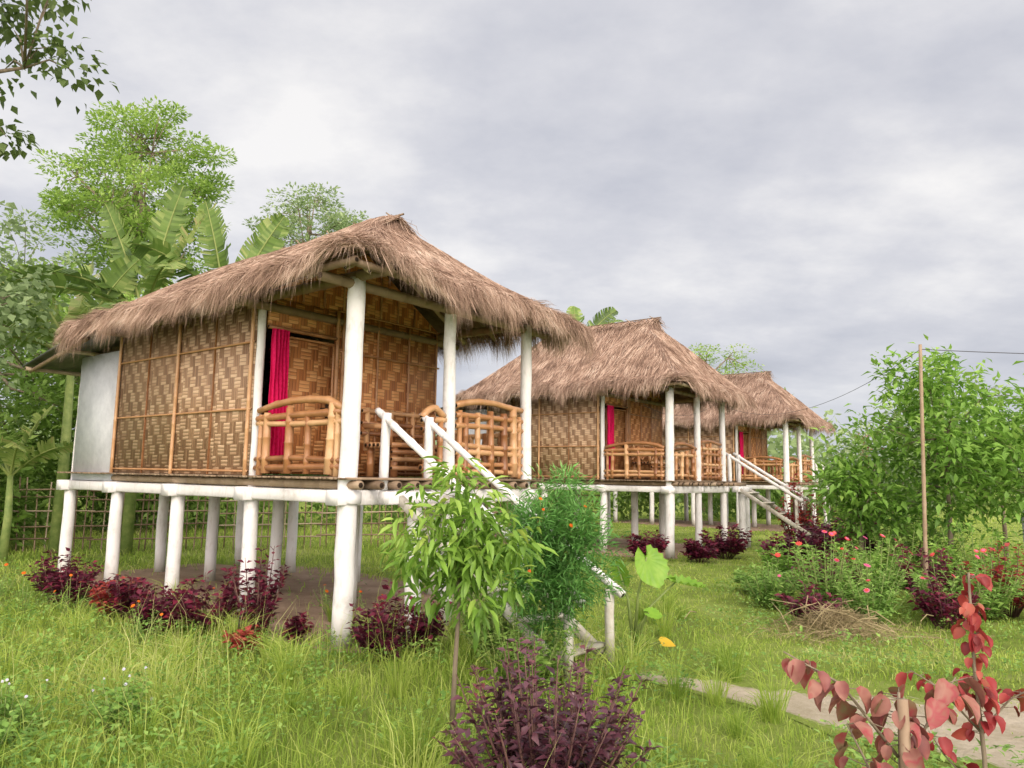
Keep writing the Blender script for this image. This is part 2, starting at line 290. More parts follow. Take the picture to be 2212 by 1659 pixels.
# ------------------------------------------------------------------ huts
W1,L1=2.72,6.1
FL=1.52
def smin(xs,k=.05):
    m=np.min(xs,axis=0); return m-k*np.log(sum(np.exp(-(x-m)/k) for x in xs))+k*.3
def make_roof(par,zr,nsurf,nfr,wd):
    w0,w1,s0,s1,ze=-.50,3.17,-.52,5.3,3.47; H=zr-ze; sf,sb=1.2,3.75; half=(w1-w0)/2
    ph=rng.uniform(0,6,8)
    def zf(w,s):
        a=np.minimum(w-w0,w1-w)*H/half; b=(s-s0)*H/(sf-s0); b=np.where(s>s0+.84*(sf-s0),H*1.3,b); c=(s1-s)*H/(s1-sb)
        z=ze+smin(np.stack([a*1.02,b,c,np.full_like(a,H)]))
        z=z+.10*np.exp(-((w-w0)**2+(s-s0)**2)/.35)
        return z+.025*np.sin(w*3.1+ph[0]+s*1.1)+.03*np.sin(s*2.7+ph[1])+.012*np.sin(s*8+w*5+ph[2])
    mb=MB(); nu,nv=36,56
    ww,ss=np.meshgrid(np.linspace(w0,w1,nu),np.linspace(s0,s1,nv),indexing='ij'); zz=zf(ww,ss)
    top=np.stack([ww,ss,zz],-1).reshape(-1,3); bot=np.stack([ww,ss,zz-.09],-1).reshape(-1,3)
    idx=np.arange(nu*nv).reshape(nu,nv); F=np.stack([idx[:-1,:-1],idx[1:,:-1],idx[1:,1:],idx[:-1,1:]],-1).reshape(-1,4)
    mb.add(top,F,.5,1); mb.add(bot,F[:,::-1],.5,1)
    ring=list(idx[:,0])+list(idx[-1,1:])+list(idx[::-1,-1][1:])+list(idx[0,::-1][1:-1]); N=nu*nv
    mb.add_shared([(ring[i],ring[(i+1)%len(ring)],ring[(i+1)%len(ring)]+N,ring[i]+N) for i in range(len(ring))],0,.5,1)
    n=nsurf; p=np.stack([rng.uniform(w0,w1,n),rng.uniform(s0,s1,n)],1); e=.06
    z=zf(p[:,0],p[:,1]); gx=(zf(p[:,0]+e,p[:,1])-zf(p[:,0]-e,p[:,1])); gy=(zf(p[:,0],p[:,1]+e)-zf(p[:,0],p[:,1]-e))
    g=np.stack([-gx,-gy],1)+rng.normal(0,.010,(n,2)); g=unit(g); ang=rng.normal(0,.17,n)+.08*np.sin(p[:,0]*4+p[:,1]*5); ca,sa=np.cos(ang),np.sin(ang)
    g=np.stack([g[:,0]*ca-g[:,1]*sa,g[:,0]*sa+g[:,1]*ca],1); L=rng.uniform(.10,.36,n)
    tip2=p+g*L[:,None]*.85; mid2=p+g*L[:,None]*.45
    def zext(q_):
        wc=np.clip(q_[:,0],w0,w1); sc_=np.clip(q_[:,1],s0,s1); d=np.hypot(q_[:,0]-wc,q_[:,1]-sc_); return zf(wc,sc_)-d*1.5
    lift=rng.uniform(.003,.016,n)
    zm=np.maximum(zext(mid2),z-L*.9)+lift; zt=np.maximum(zext(tip2),z-L*1.2)+rng.uniform(0,.014,n)
    bn=np.modf(np.abs(np.sin(np.floor(p[:,0]/.16)*12.9+np.floor(p[:,1]/.13)*78.2)*43758.5))[0]
    rn=np.clip(.50+.24*rng.normal(size=n)+.14*(bn-.5),0,1)
    strands(mb,np.c_[p,z+.005],np.c_[mid2,zm],np.c_[tip2,zt],wd*rng.uniform(.4,1.1,n),rn)
    sides=[((w0,s0),(w1,s0),(0,-1)),((w1,s0),(w1,s1),(1,0)),((w1,s1),(w0,s1),(0,1)),((w0,s1),(w0,s0),(-1,0))]
    for (a,b,o) in sides:
        a=A(a,float);b=A(b,float);o=A(o,float); D=np.linalg.norm(b-a); m=int(nfr*D/20); d=(b-a)/D
        tpos=rng.uniform(-.05,D+.05,m); lock=np.round(tpos/.10+.7*np.sin(tpos*9)+.5*np.sin(tpos*23)); lc=lock*.10; hsh=np.modf(np.abs(np.sin(lock*12.9898+D*7)*43758.5))[0]
        Ln=(.08+.17*hsh+.05*np.sin(tpos*3.1+ph[5])+.05*np.sin(tpos*7.7+ph[6])+rng.uniform(-.08,.13,m))
        corner=A([w0,s0]); pr=a+d*tpos[:,None]; dc=np.linalg.norm(pr-corner,axis=1); Ln=np.maximum(Ln,.02)*np.clip(.2+dc/1.1,.2,1)*1.1
        inn=rng.uniform(-.02,.16,m); root=pr-o*inn[:,None]; zr_=zf(np.clip(root[:,0],w0,w1),np.clip(root[:,1],s0,s1))+rng.uniform(-.08,.005,m)
        conv=(lc-tpos)*.25+ (hsh-.5)*.10+rng.normal(0,.035,m)
        out=rng.uniform(.02,.18,m)+inn
        mid=root+o*(out*.7)[:,None]+d*(conv*.4)[:,None]; tip=root+o*(out*1.0)[:,None]+d*conv[:,None]
        strands(mb,np.c_[root,zr_],np.c_[mid,zr_-Ln*.4],np.c_[tip,zr_-Ln*1.15],wd*rng.uniform(.4,.85,m),np.clip(.46+.24*rng.normal(size=m)+.15*(hsh-.5),0,1))
        m2=m//25; k=rng.integers(0,m,m2); strands(mb,np.c_[root[k],zr_[k]-.05],np.c_[mid[k],zr_[k]-Ln[k]*.6],np.c_[tip[k]+rng.normal(0,.05,(m2,2)),zr_[k]-Ln[k]*1.5-.08],wd*.45,.4)
    m=nsurf//16; rs=rng.uniform(s0+.80*(sf-s0),sb+.1,m); sg=rng.choice([-1,1],m); wc=(w0+w1)/2
    root=np.c_[wc+rng.normal(0,.02,m),rs,zr-.01+.03*rng.random(m)+0*rs]; ll=rng.uniform(.12,.40,m)
    mid=root+np.c_[sg*ll*.5,rng.normal(-.01,.04,m),-ll*.28+.01]; tip=root+np.c_[sg*ll,rng.normal(-.02,.07,m),-ll*.62+.02]
    strands(mb,root,mid,tip,wd,np.clip(.55+.25*rng.normal(size=m),0,1))
    ro=mb.build('roof',[M['thatch'],M['thatchb']],par)
    mb=MB()
    for k in range(4):
        s_=sf-.22+k*.62; a=random.uniform(-.1,.1); bamboo(mb,[(wc-.20,s_+a,zr-.08),(wc+.08,s_-a,zr+.07)],.009,mat=0)
        bamboo(mb,[(wc+.20,s_+a,zr-.08),(wc-.08,s_-a,zr+.07)],.009,mat=0)
    bamboo(mb,[(wc,sf-.38,zr+.03),(wc,sb+.1,zr+.03)],.013)
    mb.build('ridge_pole',[M['bambood'],M['hollow']],ro)
    mb=MB()
    for s_ in np.arange(-.3,5.2,.55):
        hh=min(H,max(.15,(s_-s0)*H/(sf-s0)),max(.15,(s1-s_)*H/(s1-sb))); wi=min(half,hh/H*half)
        for sg in (-1,1):
            wA=wc+sg*(half-.12); wB=wc+sg*(half-wi); bamboo(mb,[(wA,s_,ze-.10),(wB,s_,ze+hh-.17)],.028)
    for w_ in np.arange(-.2,3.0,.5):
        wi=min(w_-w0,w1-w_)/half; bamboo(mb,[(w_,s0+.1,ze-.11),(w_,s0+(sf-s0)*wi*.8,ze+H*wi*.8-.17)],.026)
    for w_ in (0,W1): bamboo(mb,[(w_,-.55,3.42),(w_,5.2,3.42)],.055)
    for s_ in (0,1.53,3.06,4.6): bamboo(mb,[(-.42,s_,3.34),(3.1,s_,3.34)],.05)
    bamboo(mb,[(-.40,-.43,3.40),(3.05,-.43,3.38)],.035); bamboo(mb,[(-.42,-.5,3.40),(-.42,5.2,3.38)],.035)
    mb.build('roof_frame',[M['bambood'],M['hollow']],ro,smooth=False)
    return ro
def box(mb,a,b,mat=0,rnd=.5):
    (x0,y0,z0),(x1,y1,z1)=a,b
    mb.add([(x0,y0,z0),(x1,y0,z0),(x1,y1,z0),(x0,y1,z0),(x0,y0,z1),(x1,y0,z1),(x1,y1,z1),(x0,y1,z1)],[(0,3,2,1),(4,5,6,7),(0,1,5,4),(1,2,6,5),(2,3,7,6),(3,0,4,7)],rnd,mat)
def wpost(par,x,y,z0,z1,r,name='post',n=12,mat='white'):
    mb=MB(); k=max(4,int((z1-z0)/.2)); zz=np.linspace(z0,z1,k); tx,ty=rng.normal(0,.006,2)
    P=np.stack([x+tx*(zz-z0)+rng.normal(0,.003,k),y+ty*(zz-z0)+rng.normal(0,.003,k),zz],1); R=r*(1.04-.12*(zz-z0)/3.4)*(1+rng.normal(0,.016,k))
    tube(mb,P,R,n=n); return mb.build(name,M[mat],par,smooth=True)
def arch_rail(mb,fn,t0,t1,zs,r=.034,nb=4,arch=.08,top=2.27):
    tm=(t0+t1)/2
    bamboo(mb,[fn(t0-.05,top-arch-.03),fn(t0+.15*(t1-t0),top-.01),fn(tm,top+.01),fn(t0+.85*(t1-t0),top-.03),fn(t1+.03,top-arch)],r*1.15,n=8)
    for z in zs: bamboo(mb,[fn(t0-.05,z+random.uniform(-.018,.018)),fn(tm,z+random.uniform(-.01,.02)),fn(t1+.05,z+random.uniform(-.018,.018))],r*random.uniform(.85,1.15),n=8)
    for k in range(nb):
        t_=t0+(t1-t0)*(k+.5)/nb+random.uniform(-.04,.04); bamboo(mb,[fn(t_,FL+.02),fn(t_+random.uniform(-.035,.035),top-random.uniform(.02,.2))],r*random.uniform(1,1.6),node=.2,n=8)
    for t_ in (t0+.02,t1-.02): bamboo(mb,[fn(t_,FL),fn(t_,top-.12)],r,node=.2,n=8)
def make_hut(idx,label,zr,nsurf,nfr,wd,stw,stL,zend):
    h=HUTS[idx]; E=thing('stilt_hut',label,'hut',(h[0],h[1],0),ANG,group='thatched bamboo stilt huts in a row')
    for j,s_ in enumerate((0,1.53,3.06,4.6,6.05)):
        for i,w_ in enumerate((0,1.36,2.72)):
            full=j==0
            wpost(E,w_,s_,-.05,3.40 if full else 1.27,(.090 if i==0 else .072) if full else .076)
    wpost(E,.01,1.55,1.4,3.38,.045); wpost(E,0.03,6.03,1.4,3.05,.05)
    mb=MB()
    for w_ in (0,1.36,2.72): bar(mb,(w_,-.12,1.335),(w_,6.2,1.335),.14,.12,seg=6)
    for s_ in (0.02,1.53,3.06,4.6,6.05): bar(mb,(-.16,s_,1.33),(2.88,s_,1.33),.18,.14,seg=4)
    bar(mb,(stw[0]-.15,-.24,1.33),(stw[1]+.15,-.24,1.33),.15,.12)
    if stw[1]>2.9: bar(mb,(2.5,.35,1.33),(stw[1]+.12,.35,1.33),.14,.13)
    mb.build('floor_frame',M['white'],E)
    mb=MB()
    for w_ in np.arange(-.02,2.8,.23): bamboo(mb,[(w_,-.2+random.uniform(-.04,.04),1.447),(w_,4.7,1.447)],.042,n=8)
    s_=-.16
    while s_<6.1:
        d=random.uniform(.045,.07); e=random.uniform(-.03,.03); box(mb,(-.14+e,s_,1.494),(2.85+e,s_+d-.006,1.510+random.uniform(0,.006)),0,random.random()*.6); s_+=d
    if stw[1]>2.9: box(mb,(2.86,-.2,1.41),(stw[1]+.1,.5,1.49),0,.4)
    mb.build('floor',[M['bambood'],M['hollow']],E)
    mb=MB(); box(mb,(-.015,1.62,FL),(.015,4.74,3.46)); box(mb,(2.70,1.56,FL),(2.73,6.0,3.46)); box(mb,(.02,4.70,FL),(2.70,4.73,3.5))
    sw=mb.build('wall',M['woven'],E)
    mb=MB()
    for s_ in (1.64,3.2,4.74): bamboo(mb,[(-.04,s_,FL-.02),(-.04,s_,3.44)],.022,rnd=.75)
    for s_ in (2.4,3.95): bar(mb,(-.025,s_,FL),(-.025,s_,3.44),.015,.02,rnd=.3)
    for z in (FL+.04,2.22,2.95): 
        bamboo(mb,[(-.03,1.6,z),(-.03,4.78,z+.01)],.013,rnd=.6)
    mb.build('wall_trim',[M['bamboo'],M['hollow']],sw)
    mb=MB(); box(mb,(-.02,4.79,1.405),(.02,6.0,3.15)); box(mb,(.03,6.03,1.405),(2.7,6.07,3.15)); mb.build('plaster_wall',M['plaster'],E)
    mb=MB(); n=60; ws=np.linspace(-.5,3.0,n); cz=.018*np.sin(np.arange(n)*1.3)
    V=[(ws[i],4.85,3.36+cz[i]) for i in range(n)]+[(ws[i],6.85,3.04+cz[i]) for i in range(n)]+[(ws[i],4.85,3.34+cz[i]) for i in range(n)]+[(ws[i],6.85,3.02+cz[i]) for i in range(n)]
    mb.add(V,[(i,i+1,n+i+1,n+i) for i in range(n-1)]+[(2*n+i,3*n+i,3*n+i+1,2*n+i+1) for i in range(n-1)]+[(n+i,n+i+1,3*n+i+1,3*n+i) for i in range(n-1)]+[(0,n,3*n,2*n)])
    ln=mb.build('lean_to_roof',M['tin'],E)
    mb=MB(); bamboo(mb,[(-.5,6.7,2.99),(3,6.7,2.99)],.03); bamboo(mb,[(-.4,4.9,3.27),(-.4,6.8,2.97)],.03); bamboo(mb,[(-.45,5.6,3.17),(2.9,5.6,3.17)],.03); mb.build('rafter',[M['bambood'],M['hollow']],ln)
    mb=MB(); box(mb,(.98,1.52,FL),(2.70,1.55,3.46)); box(mb,(.07,1.522,3.12),(.977,1.548,3.46))
    mb.add([(0,1.52,3.463),(2.72,1.52,3.463),(1.36,1.52,zr-.3),(0,1.55,3.463),(2.72,1.55,3.463),(1.36,1.55,zr-.3)],[(0,1,2),(5,4,3)])
    pw=mb.build('porch_wall',M['woven_sunlit'],E)
    mb=MB()
    for w_ in (.99,1.08,1.62,2.15,2.66): bamboo(mb,[(w_,1.50,FL),(w_,1.50,3.46)],.014 if w_>1.1 else .026,rnd=.5)
    for z in (FL+.04,2.3,2.98,3.46): bamboo(mb,[(1.0,1.49,z),(2.7,1.49,z)],.013,rnd=.4)
    bamboo(mb,[(.06,1.50,3.12),(1.0,1.50,3.12)],.025)
    for k in range(9): bamboo(mb,[(.2+k*.29,1.505,3.47),(.2+k*.29,1.505,3.47+(zr-3.9)*(1-abs(.2+k*.29-1.36)/1.36))],.013)
    mb.build('wall_trim',[M['bamboo'],M['hollow']],pw)
    mb=MB(); a=math.radians(3.5); ca,sa=math.cos(a),math.sin(a); hx,hy=.955,1.535; DW=.76
    def D(u,z,off=0): return (hx-u*ca+off*sa,hy+u*sa+off*ca,z)
    V=[D(0,FL+.02,0),D(DW,FL+.02,0),D(DW,3.05,0),D(0,3.05,0),D(0,FL+.02,.02),D(DW,FL+.02,.02),D(DW,3.05,.02),D(0,3.05,.02)]
    mb.add(V,[(0,3,2,1),(4,5,6,7),(0,1,5,4),(1,2,6,5),(2,3,7,6),(3,0,4,7)])
    dr=mb.build('door',M['woven_sunlit'],E)
    mb=MB()
    for u in (.0,DW): bamboo(mb,[D(u,FL+.02,-.015),D(u,3.06,-.015)],.016,rnd=.4)
    for z in (FL+.05,3.05): bamboo(mb,[D(0,z,-.02),D(DW,z,-.02)],.014,rnd=.4)
    mb.build('door_frame',[M['bamboo'],M['hollow']],dr)
    mb=MB(); bar(mb,D(.08,2.18,-.05),D(.08,2.36,-.05),.03,.03,b=.006); bar(mb,D(.05,2.27,-.045),D(.16,2.27,-.045),.02,.05,b=.006); mb.build('door_handle',M['hollow'],dr)
    mb=MB(); n=40; m=16; V=[]
    for i in range(m):
        z=3.1-i/(m-1)*(3.1-1.72)
        for j in range(n):
            t_=j/(n-1); pin=.85+.15*abs(i/(m-1)-.1); x=.09+(t_*.23)*pin; y=1.46+.028*math.sin(t_*30+.4*math.sin(i*.5))+.008*math.sin(i*.9+t_*8); V.append((x,y,z))
    mb.add(V,[(i*n+j,i*n+j+1,(i+1)*n+j+1,(i+1)*n+j) for i in range(m-1) for j in range(n-1)]); mb.build('curtain',M['cloth'],E,smooth=True)
    mb=MB(); arch_rail(mb,lambda t_,z:(-.01,t_,z),.14,1.44,(FL+.08,FL+.16,2.04,2.12),nb=4); mb.build('railing',[M['bamboo'],M['hollow']],E)
    mb=MB(); arch_rail(mb,lambda t_,z:(2.72,t_,z),.14,1.44,(FL+.08,1.8,2.05),nb=6); mb.build('railing',[M['bamboo'],M['hollow']],E)
    mb=MB(); arch_rail(mb,lambda t_,z:(t_,0.01,z),1.50,2.6,(FL+.07,FL+.14,1.80,1.87,2.10,2.22),nb=5,top=2.38,r=.033,arch=.04); mb.build('railing',[M['bamboo'],M['hollow']],E)
    if idx==0:
        mb=MB(); arch_rail(mb,lambda t_,z:(t_,0.02,z),1.0,1.25,(FL+.09,2.03,2.12),nb=1,top=2.25); mb.build('railing',[M['bamboo'],M['hollow']],E)
    else:
        mb=MB(); arch_rail(mb,lambda t_,z:(t_,0.01,z),.13,1.25,(FL+.09,2.03),nb=4); mb.build('railing',[M['bamboo'],M['hollow']],E)
    mb=MB(); slope=(2.13-zend)/(stL+.05)
    for w_ in stw:
        L_=1.28/slope; L_=min(L_,stL+.3)-.1; bar(mb,(w_,-.3,1.32),(w_,-L_-.3,1.32-L_*slope+.0),.06,.09)
    nst=6
    for k in range(nst):
        y=-.38-(k+.2)*(1.3/slope/nst); z=1.35-(k+.4)*1.3/nst; bar(mb,(stw[0]-.02,y,z),(stw[1]+.02,y,z),.18,.035)
    st=mb.build('stair',M['oldwhite'],E)
    for w_ in stw:
        mb=MB(); bamboo(mb,[(w_,.06,2.17),(w_,-stL*.5,2.17-slope*(stL*.5+.05)-.01),(w_,-stL-.13,zend-.04)],.034,n=10,rnd=.5,taper=1); mb.build('handrail',[M['white'],M['hollow']],st,smooth=False)
        wpost(st,w_,-.06,1.4,2.14,.045,'handrail_post'); wpost(st,w_,-stL,-.05,zend+.0,.038,'handrail_post',mat='oldwhite')
    wpost(st,stw[0]+.27,-.24,-.05,1.27,.078,'support_post')
    if stw[1]>2.9: wpost(st,stw[1],-.24,-.05,1.27,.07,'support_post')
    make_roof(E,zr,nsurf,nfr,wd)
    return E
h1=make_hut(0,'bamboo stilt hut with shaggy thatched roof, crimson curtain and white posts',4.58,52000,32000,.0075,(.38,.98),2.2,.64)
h2=make_hut(1,'woven bamboo hut on white stilts with tall thatched roof',5.15,20000,14000,.012,(2.95,3.5),1.55,1.15)
def clone(o,par):
    c=o.copy(); COL.objects.link(c)
    if par: c.parent=par
    for ch in list(o.children): clone(ch,c)
    return c
h3=clone(h2,None); h3.location=(HUTS[2][0],HUTS[2][1],0); h3['label']='small thatched stilt hut partly hidden by garden plants'
def bench(h,w_,s_,ln,label,cross=False):
    p=loc2w(h,w_,s_); E=thing('bamboo_bench',label,'bench',(p[0],p[1],FL),ANG)
    mb=MB()
    for k in range(7): bamboo(mb,[(0,-.2+k*.07,.36),(ln,-.2+k*.07,.36)],.032,n=8)
    mb.build('seat',[M['bamboo'],M['hollow']],E)
    for x in (.08,ln-.08):
        for y in (-.18,.22):
            mb=MB(); bamboo(mb,[(x,y,0),(x,y,.33)],.045,n=8,node=.16); mb.build('leg',[M['bamboo'],M['hollow']],E)
    mb=MB()
    for z in (.5,.62,.76): bamboo(mb,[(-.03,.27,z),(ln+.03,.27,z)],.03,n=8)
    for x in (.05,ln*.35,ln*.65,ln-.05): bamboo(mb,[(x,.27,.3),(x,.27,.8)],.032,n=8)
    if cross:
        for k in range(3): bamboo(mb,[(ln*k/3,.24,.42),(ln*(k+1)/3,.24,.75)],.02,n=6); bamboo(mb,[(ln*(k+1)/3,.23,.42),(ln*k/3,.23,.75)],.02,n=6)
    mb.build('backrest',[M['bamboo'],M['hollow']],E)
    mb=MB()
    for x in (0,ln): bamboo(mb,[(x,-.2,.56),(x,.25,.58)],.035,n=8); bamboo(mb,[(x,-.18,.35),(x,-.18,.56)],.035,n=8)
    for z in (.1,.2,.28): bamboo(mb,[(0,-.22,z),(ln,-.22,z)],.028,n=8)
    mb.build('armrest',[M['bamboo'],M['hollow']],E)
bench(0,1.2,.95,1.2,'golden bamboo bench against the woven porch wall'); bench(1,.55,.9,1.3,'bamboo bench with crossed back on the hut porch',True)
# ------------------------------------------------------------------ grass
def lown(x,y,s=1): return .5+.25*(np.sin(x*1.7*s+1.3*np.sin(y*1.1*s))+np.sin(y*2.1*s+1.7*np.sin(x*.9*s)))
def inmask(x,y):
    m=np.ones(len(x),bool)
    cyy=np.interp(x,cx,cy); hh=np.interp(x,cx,hw); dd=np.abs(y-cyy)/hh; on=(x>.85)&(dd<1.15)
    pr=np.clip(.02+np.clip(dd-.4,0,1)**1.3*1.5*(.3+lown(x,y,5.3))+.5*np.clip(lown(x+1,y,2.2)-.6,0,1),0,1); m&=~(on&(rng.random(len(x))>pr))
    for h in range(3):
        rx=x-HUTS[h][0]; ry=y-HUTS[h][1]; ww=rx*E2[0]+ry*E2[1]; ss=rx*E1[0]+ry*E1[1]
        j=rng.uniform(-.22,.22,len(x)); inside=(ww>-.15+j)&(ww<3.1+j)&(ss>.3+j)&(ss<6.3+j); m&=~(inside&(rng.random(len(x))>.04))
    return m
def blades(n,y0,y1,hmin,hmax,wd,tone=0):
    u=rng.random(n); Y=(y0**.4+u*(y1**.4-y0**.4))**2.5
    X=rng.uniform(-.86,.86,n)*(Y+.8)
    X+=rng.normal(0,.01,n); m=inmask(X,Y); X,Y=X[m],Y[m]; n=len(X)
    ln=lown(X,Y,1.2)*.6+lown(X+3,Y*1.3,3.1)*.4; H=(hmin+(hmax-hmin)*rng.beta(1.6,3,n))*(.35+1.0*ln)
    lawn=(X>.9)&(Y<30); H=np.where(lawn,H*.45,H)
    cyy=np.interp(X,cx,cy); hh=np.interp(X,cx,hw); near=(X>.85)&(np.abs(Y-cyy)<hh*1.35); H=np.where(near,H*.6,H)
    a=rng.uniform(0,2*math.pi,n); lean=rng.uniform(.1,.95,n)*H; dx,dy=np.cos(a)*lean,np.sin(a)*lean
    root=np.c_[X,Y,np.full(n,-.005)]; mid=root+np.c_[dx*.3,dy*.3,H*.6]; tip=root+np.c_[dx,dy,H*rng.uniform(.75,1,n)]
    rn=np.clip(.48+.22*rng.normal(size=n)+.6*(lown(X+5,Y+3,.7)*.4+lown(X-2,Y,2.3)*.6-.5)+tone,0,1); dry=rng.random(n)<.08; rn=np.where(dry,.98,rn)
    return root,mid,tip,wd*(np.maximum(Y,3)/3)**.75*rng.uniform(.6,1.4,n),rn
mb=MB(); strands(mb,*blades(150000,2.0,34,.06,.22,.0042)); strands(mb,*blades(9000,2.0,8,.2,.44,.0032))
tx=rng.uniform(-4,2.2,100); ty=rng.uniform(3,9,100); k=inmask(tx,ty)
for x,y in zip(tx[k],ty[k]):
    n=90; a=rng.uniform(0,6.28,n); H=rng.uniform(.15,.45,n)*random.uniform(.5,1.1); r=rng.uniform(0,.06,n); l=H*rng.uniform(.2,.9,n)
    root=np.c_[x+r*np.cos(a),y+r*np.sin(a),0*a]; strands(mb,root,root+np.c_[l*.35*np.cos(a),l*.35*np.sin(a),H*.65],root+np.c_[l*np.cos(a),l*np.sin(a),H*.85],.0045,np.clip(random.uniform(.3,.75)+.2*rng.normal(size=n),0,1))
n=420; X=rng.uniform(-3.2,1.2,n); Y=rng.uniform(3,8,n); k=inmask(X,Y); X,Y=X[k],Y[k]; n=len(X); H=rng.uniform(.3,.62,n); a=rng.uniform(0,6.28,n); l=H*rng.uniform(.1,.45,n)
root=np.c_[X,Y,0*X]; strands(mb,root,root+np.c_[l*.3*np.cos(a),l*.3*np.sin(a),H*.6],root+np.c_[l*np.cos(a),l*np.sin(a),H],.004,.95)
o=mb.build('grass',M['grass']); o['kind']='stuff'
mb=MB(); n=4200; u=rng.random(n); Y=2.6+u**1.5*9; X=rng.uniform(-.8,.75,n)*Y; keep=inmask(X,Y)&((lown(X,Y,1.6)>.5)|(X<-1.3)); X,Y=X[keep],Y[keep]; n=len(X)
k=9; X=np.repeat(X,k)+rng.normal(0,.04,n*k); Y=np.repeat(Y,k)+rng.normal(0,.04,n*k); Z=rng.uniform(.04,.20,n*k); d=rv(n*k); d[:,2]=np.abs(d[:,2])*.5
scatter(mb,LEAF,np.c_[X,Y,Z],d,np.tile(A([0,0,1.]),(n*k,1))+rv(n*k)*.3,rng.uniform(.025,.06,n*k),rng.uniform(.015,.035,n*k),rng.random(n*k))
o=mb.build('ground_cover',M['weed']); o['kind']='stuff'
# ------------------------------------------------------------------ plants
def bloom(E,e,fs,fmat,stalk=.05):
    fm=MB(); e=A(e,float); c_=(e+A([0,0,stalk]))[None]; tube(fm,[e-A([0,0,.04]),e+A([0,0,stalk])],[.003,.002],n=4,mat=1)
    nn=unit(A([random.gauss(0,.4),random.gauss(-.5,.35),.9]))[None]; f_=fs*random.uniform(.7,1.2)
    scatter(fm,FLOWER,c_,np.cross(nn,rv(1)),nn,f_,f_,random.random()); scatter(fm,FLOWER,c_+nn*.008,np.cross(nn,rv(1)),nn,f_*.6,f_*.6,random.random())
    fm.build('flower',[M[fmat],M['stem']],E)
def stems_shrub(name,label,cat,loc,h,r,ns,nl,L,Wd,mat,stemmat='dstem',T=LEAF,up=.35,flowers=0,fmat='petal',fs=.035,group=None,lo=.3,bright=0):
    E=thing(name,label,cat,(loc[0],loc[1],0),group=group)
    sm=MB(); lm=MB(); ends=[]
    for k in range(ns):
        a=random.uniform(0,6.283); rr=r*math.sqrt(random.random()); hh=h*random.uniform(.45,1)*(1-.3*(rr/r)**2)
        e=A([rr*math.cos(a),rr*math.sin(a),hh]); b=A([e[0]*.25,e[1]*.25,0]); m_=(b+e)/2+A([e[0]*.1,e[1]*.1,.05*h])
        tube(sm,[b,m_,e],[.007*h+.002,.005*h+.002,.002],n=5); ends.append(e)
        t_=np.sort(rng.uniform(lo,1.0,nl))[:,None]; p=(1-t_)**2*b+2*t_*(1-t_)*m_+t_**2*e
        az=np.arange(nl)*2.4+random.uniform(0,6); d=np.c_[np.cos(az),np.sin(az),up+rng.normal(0,.35,nl)]
        sz=rng.uniform(.55,1.15,nl)*(1.05-.35*t_[:,0])
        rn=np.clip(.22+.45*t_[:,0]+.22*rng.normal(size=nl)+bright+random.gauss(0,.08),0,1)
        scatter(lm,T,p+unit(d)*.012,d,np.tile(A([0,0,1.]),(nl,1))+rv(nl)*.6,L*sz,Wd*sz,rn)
    sm.build('stem',M[stemmat],E,smooth=True); lm.build('foliage',M[mat],E)
    ends.sort(key=lambda e:-e[2]+.6*e[1])
    for e in ends[:flowers*2:2]: bloom(E,e,fs,fmat)
    return E
GP='purple-leaved garden shrubs'
for (x,y,h,r,c,lb) in [(-5.3,9.0,.66,.45,'purple','purple coleus shrub growing beside white hut stilts'),(-4.9,8.6,.55,.35,'purple','purple coleus shrub growing beside white hut stilts'),(-4.15,8.1,.5,.35,'red','bright red coleus among purple shrubs'),(-3.95,7.9,.6,.3,'purple','purple coleus shrub growing beside white hut stilts'),
      (-3.4,7.3,.5,.38,'purple','low purple coleus in the grass'),(-2.85,7.3,.72,.38,'purple','tall purple coleus beside a hut stilt'),(-2.35,7.2,.95,.32,'purple','tall purple coleus beside a hut stilt'),(-1.95,7.0,.36,.14,'purple','small purple coleus sprig'),
      (-2.25,6.6,.28,.18,'red','low red coleus in the grass'),(-1.02,6.45,.70,.30,'purple','dark purple coleus beside the corner stilt'),(-.75,6.7,.6,.28,'purple','dark purple coleus beside the corner stilt'),
      (2.6,14.3,.6,.45,'purple','purple shrub below the second hut'),(4.3,15.0,.75,.5,'purple','purple shrub below the second hut'),(3.6,14.2,.5,.35,'purple','purple shrub below the second hut'),
      (5.3,12.6,1.0,.6,'purple','large dark purple shrub by the garden'),(6.0,13.4,1.35,.65,'purple','large dark purple shrub by the garden'),(4.7,12.8,.7,.5,'purple','large dark purple shrub by the garden'),(6.4,16.6,1.75,.5,'red','tall red shrub beside the stairs'),(5.2,9.4,.95,.5,'purple','purple shrub mixed with zinnias'),(5.9,9.0,.9,.45,'red','red shrub mixed with zinnias'),(4.0,9.5,.85,.5,'purple','purple shrub mixed with zinnias'),(4.7,8.2,.6,.4,'purple','purple shrub mixed with zinnias'),(3.3,8.3,.45,.35,'purple','purple shrub mixed with zinnias'),(1.95,2.95,.42,.22,'purple','dark purple coleus beside the sandy path'),(10.2,21.2,3.2,.5,'red','tall red shrub beside the stairs')]:
    n=max(6,int(68*r)); far=y>12; L=.105 if not far else .15
    if h>3: n=24
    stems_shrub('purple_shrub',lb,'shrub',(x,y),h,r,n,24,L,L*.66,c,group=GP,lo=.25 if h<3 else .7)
stems_shrub('plum_bush','dense plum-purple bush with small glossy leaves in tall grass','bush',(.17,3.60),.84,.50,76,32,.084,.040,'plum',up=.4,lo=.2)
stems_shrub('climbing_shrub','low green bush growing under the handrail','bush',(.0,6.3),.85,.55,60,60,.07,.035,'mid','stem',LEAF,.3,lo=.1)
stems_shrub('climbing_shrub','low green bush growing under the handrail','bush',(.15,5.5),.6,.4,40,40,.07,.030,'mid','stem',LANCE,.4,lo=.1)
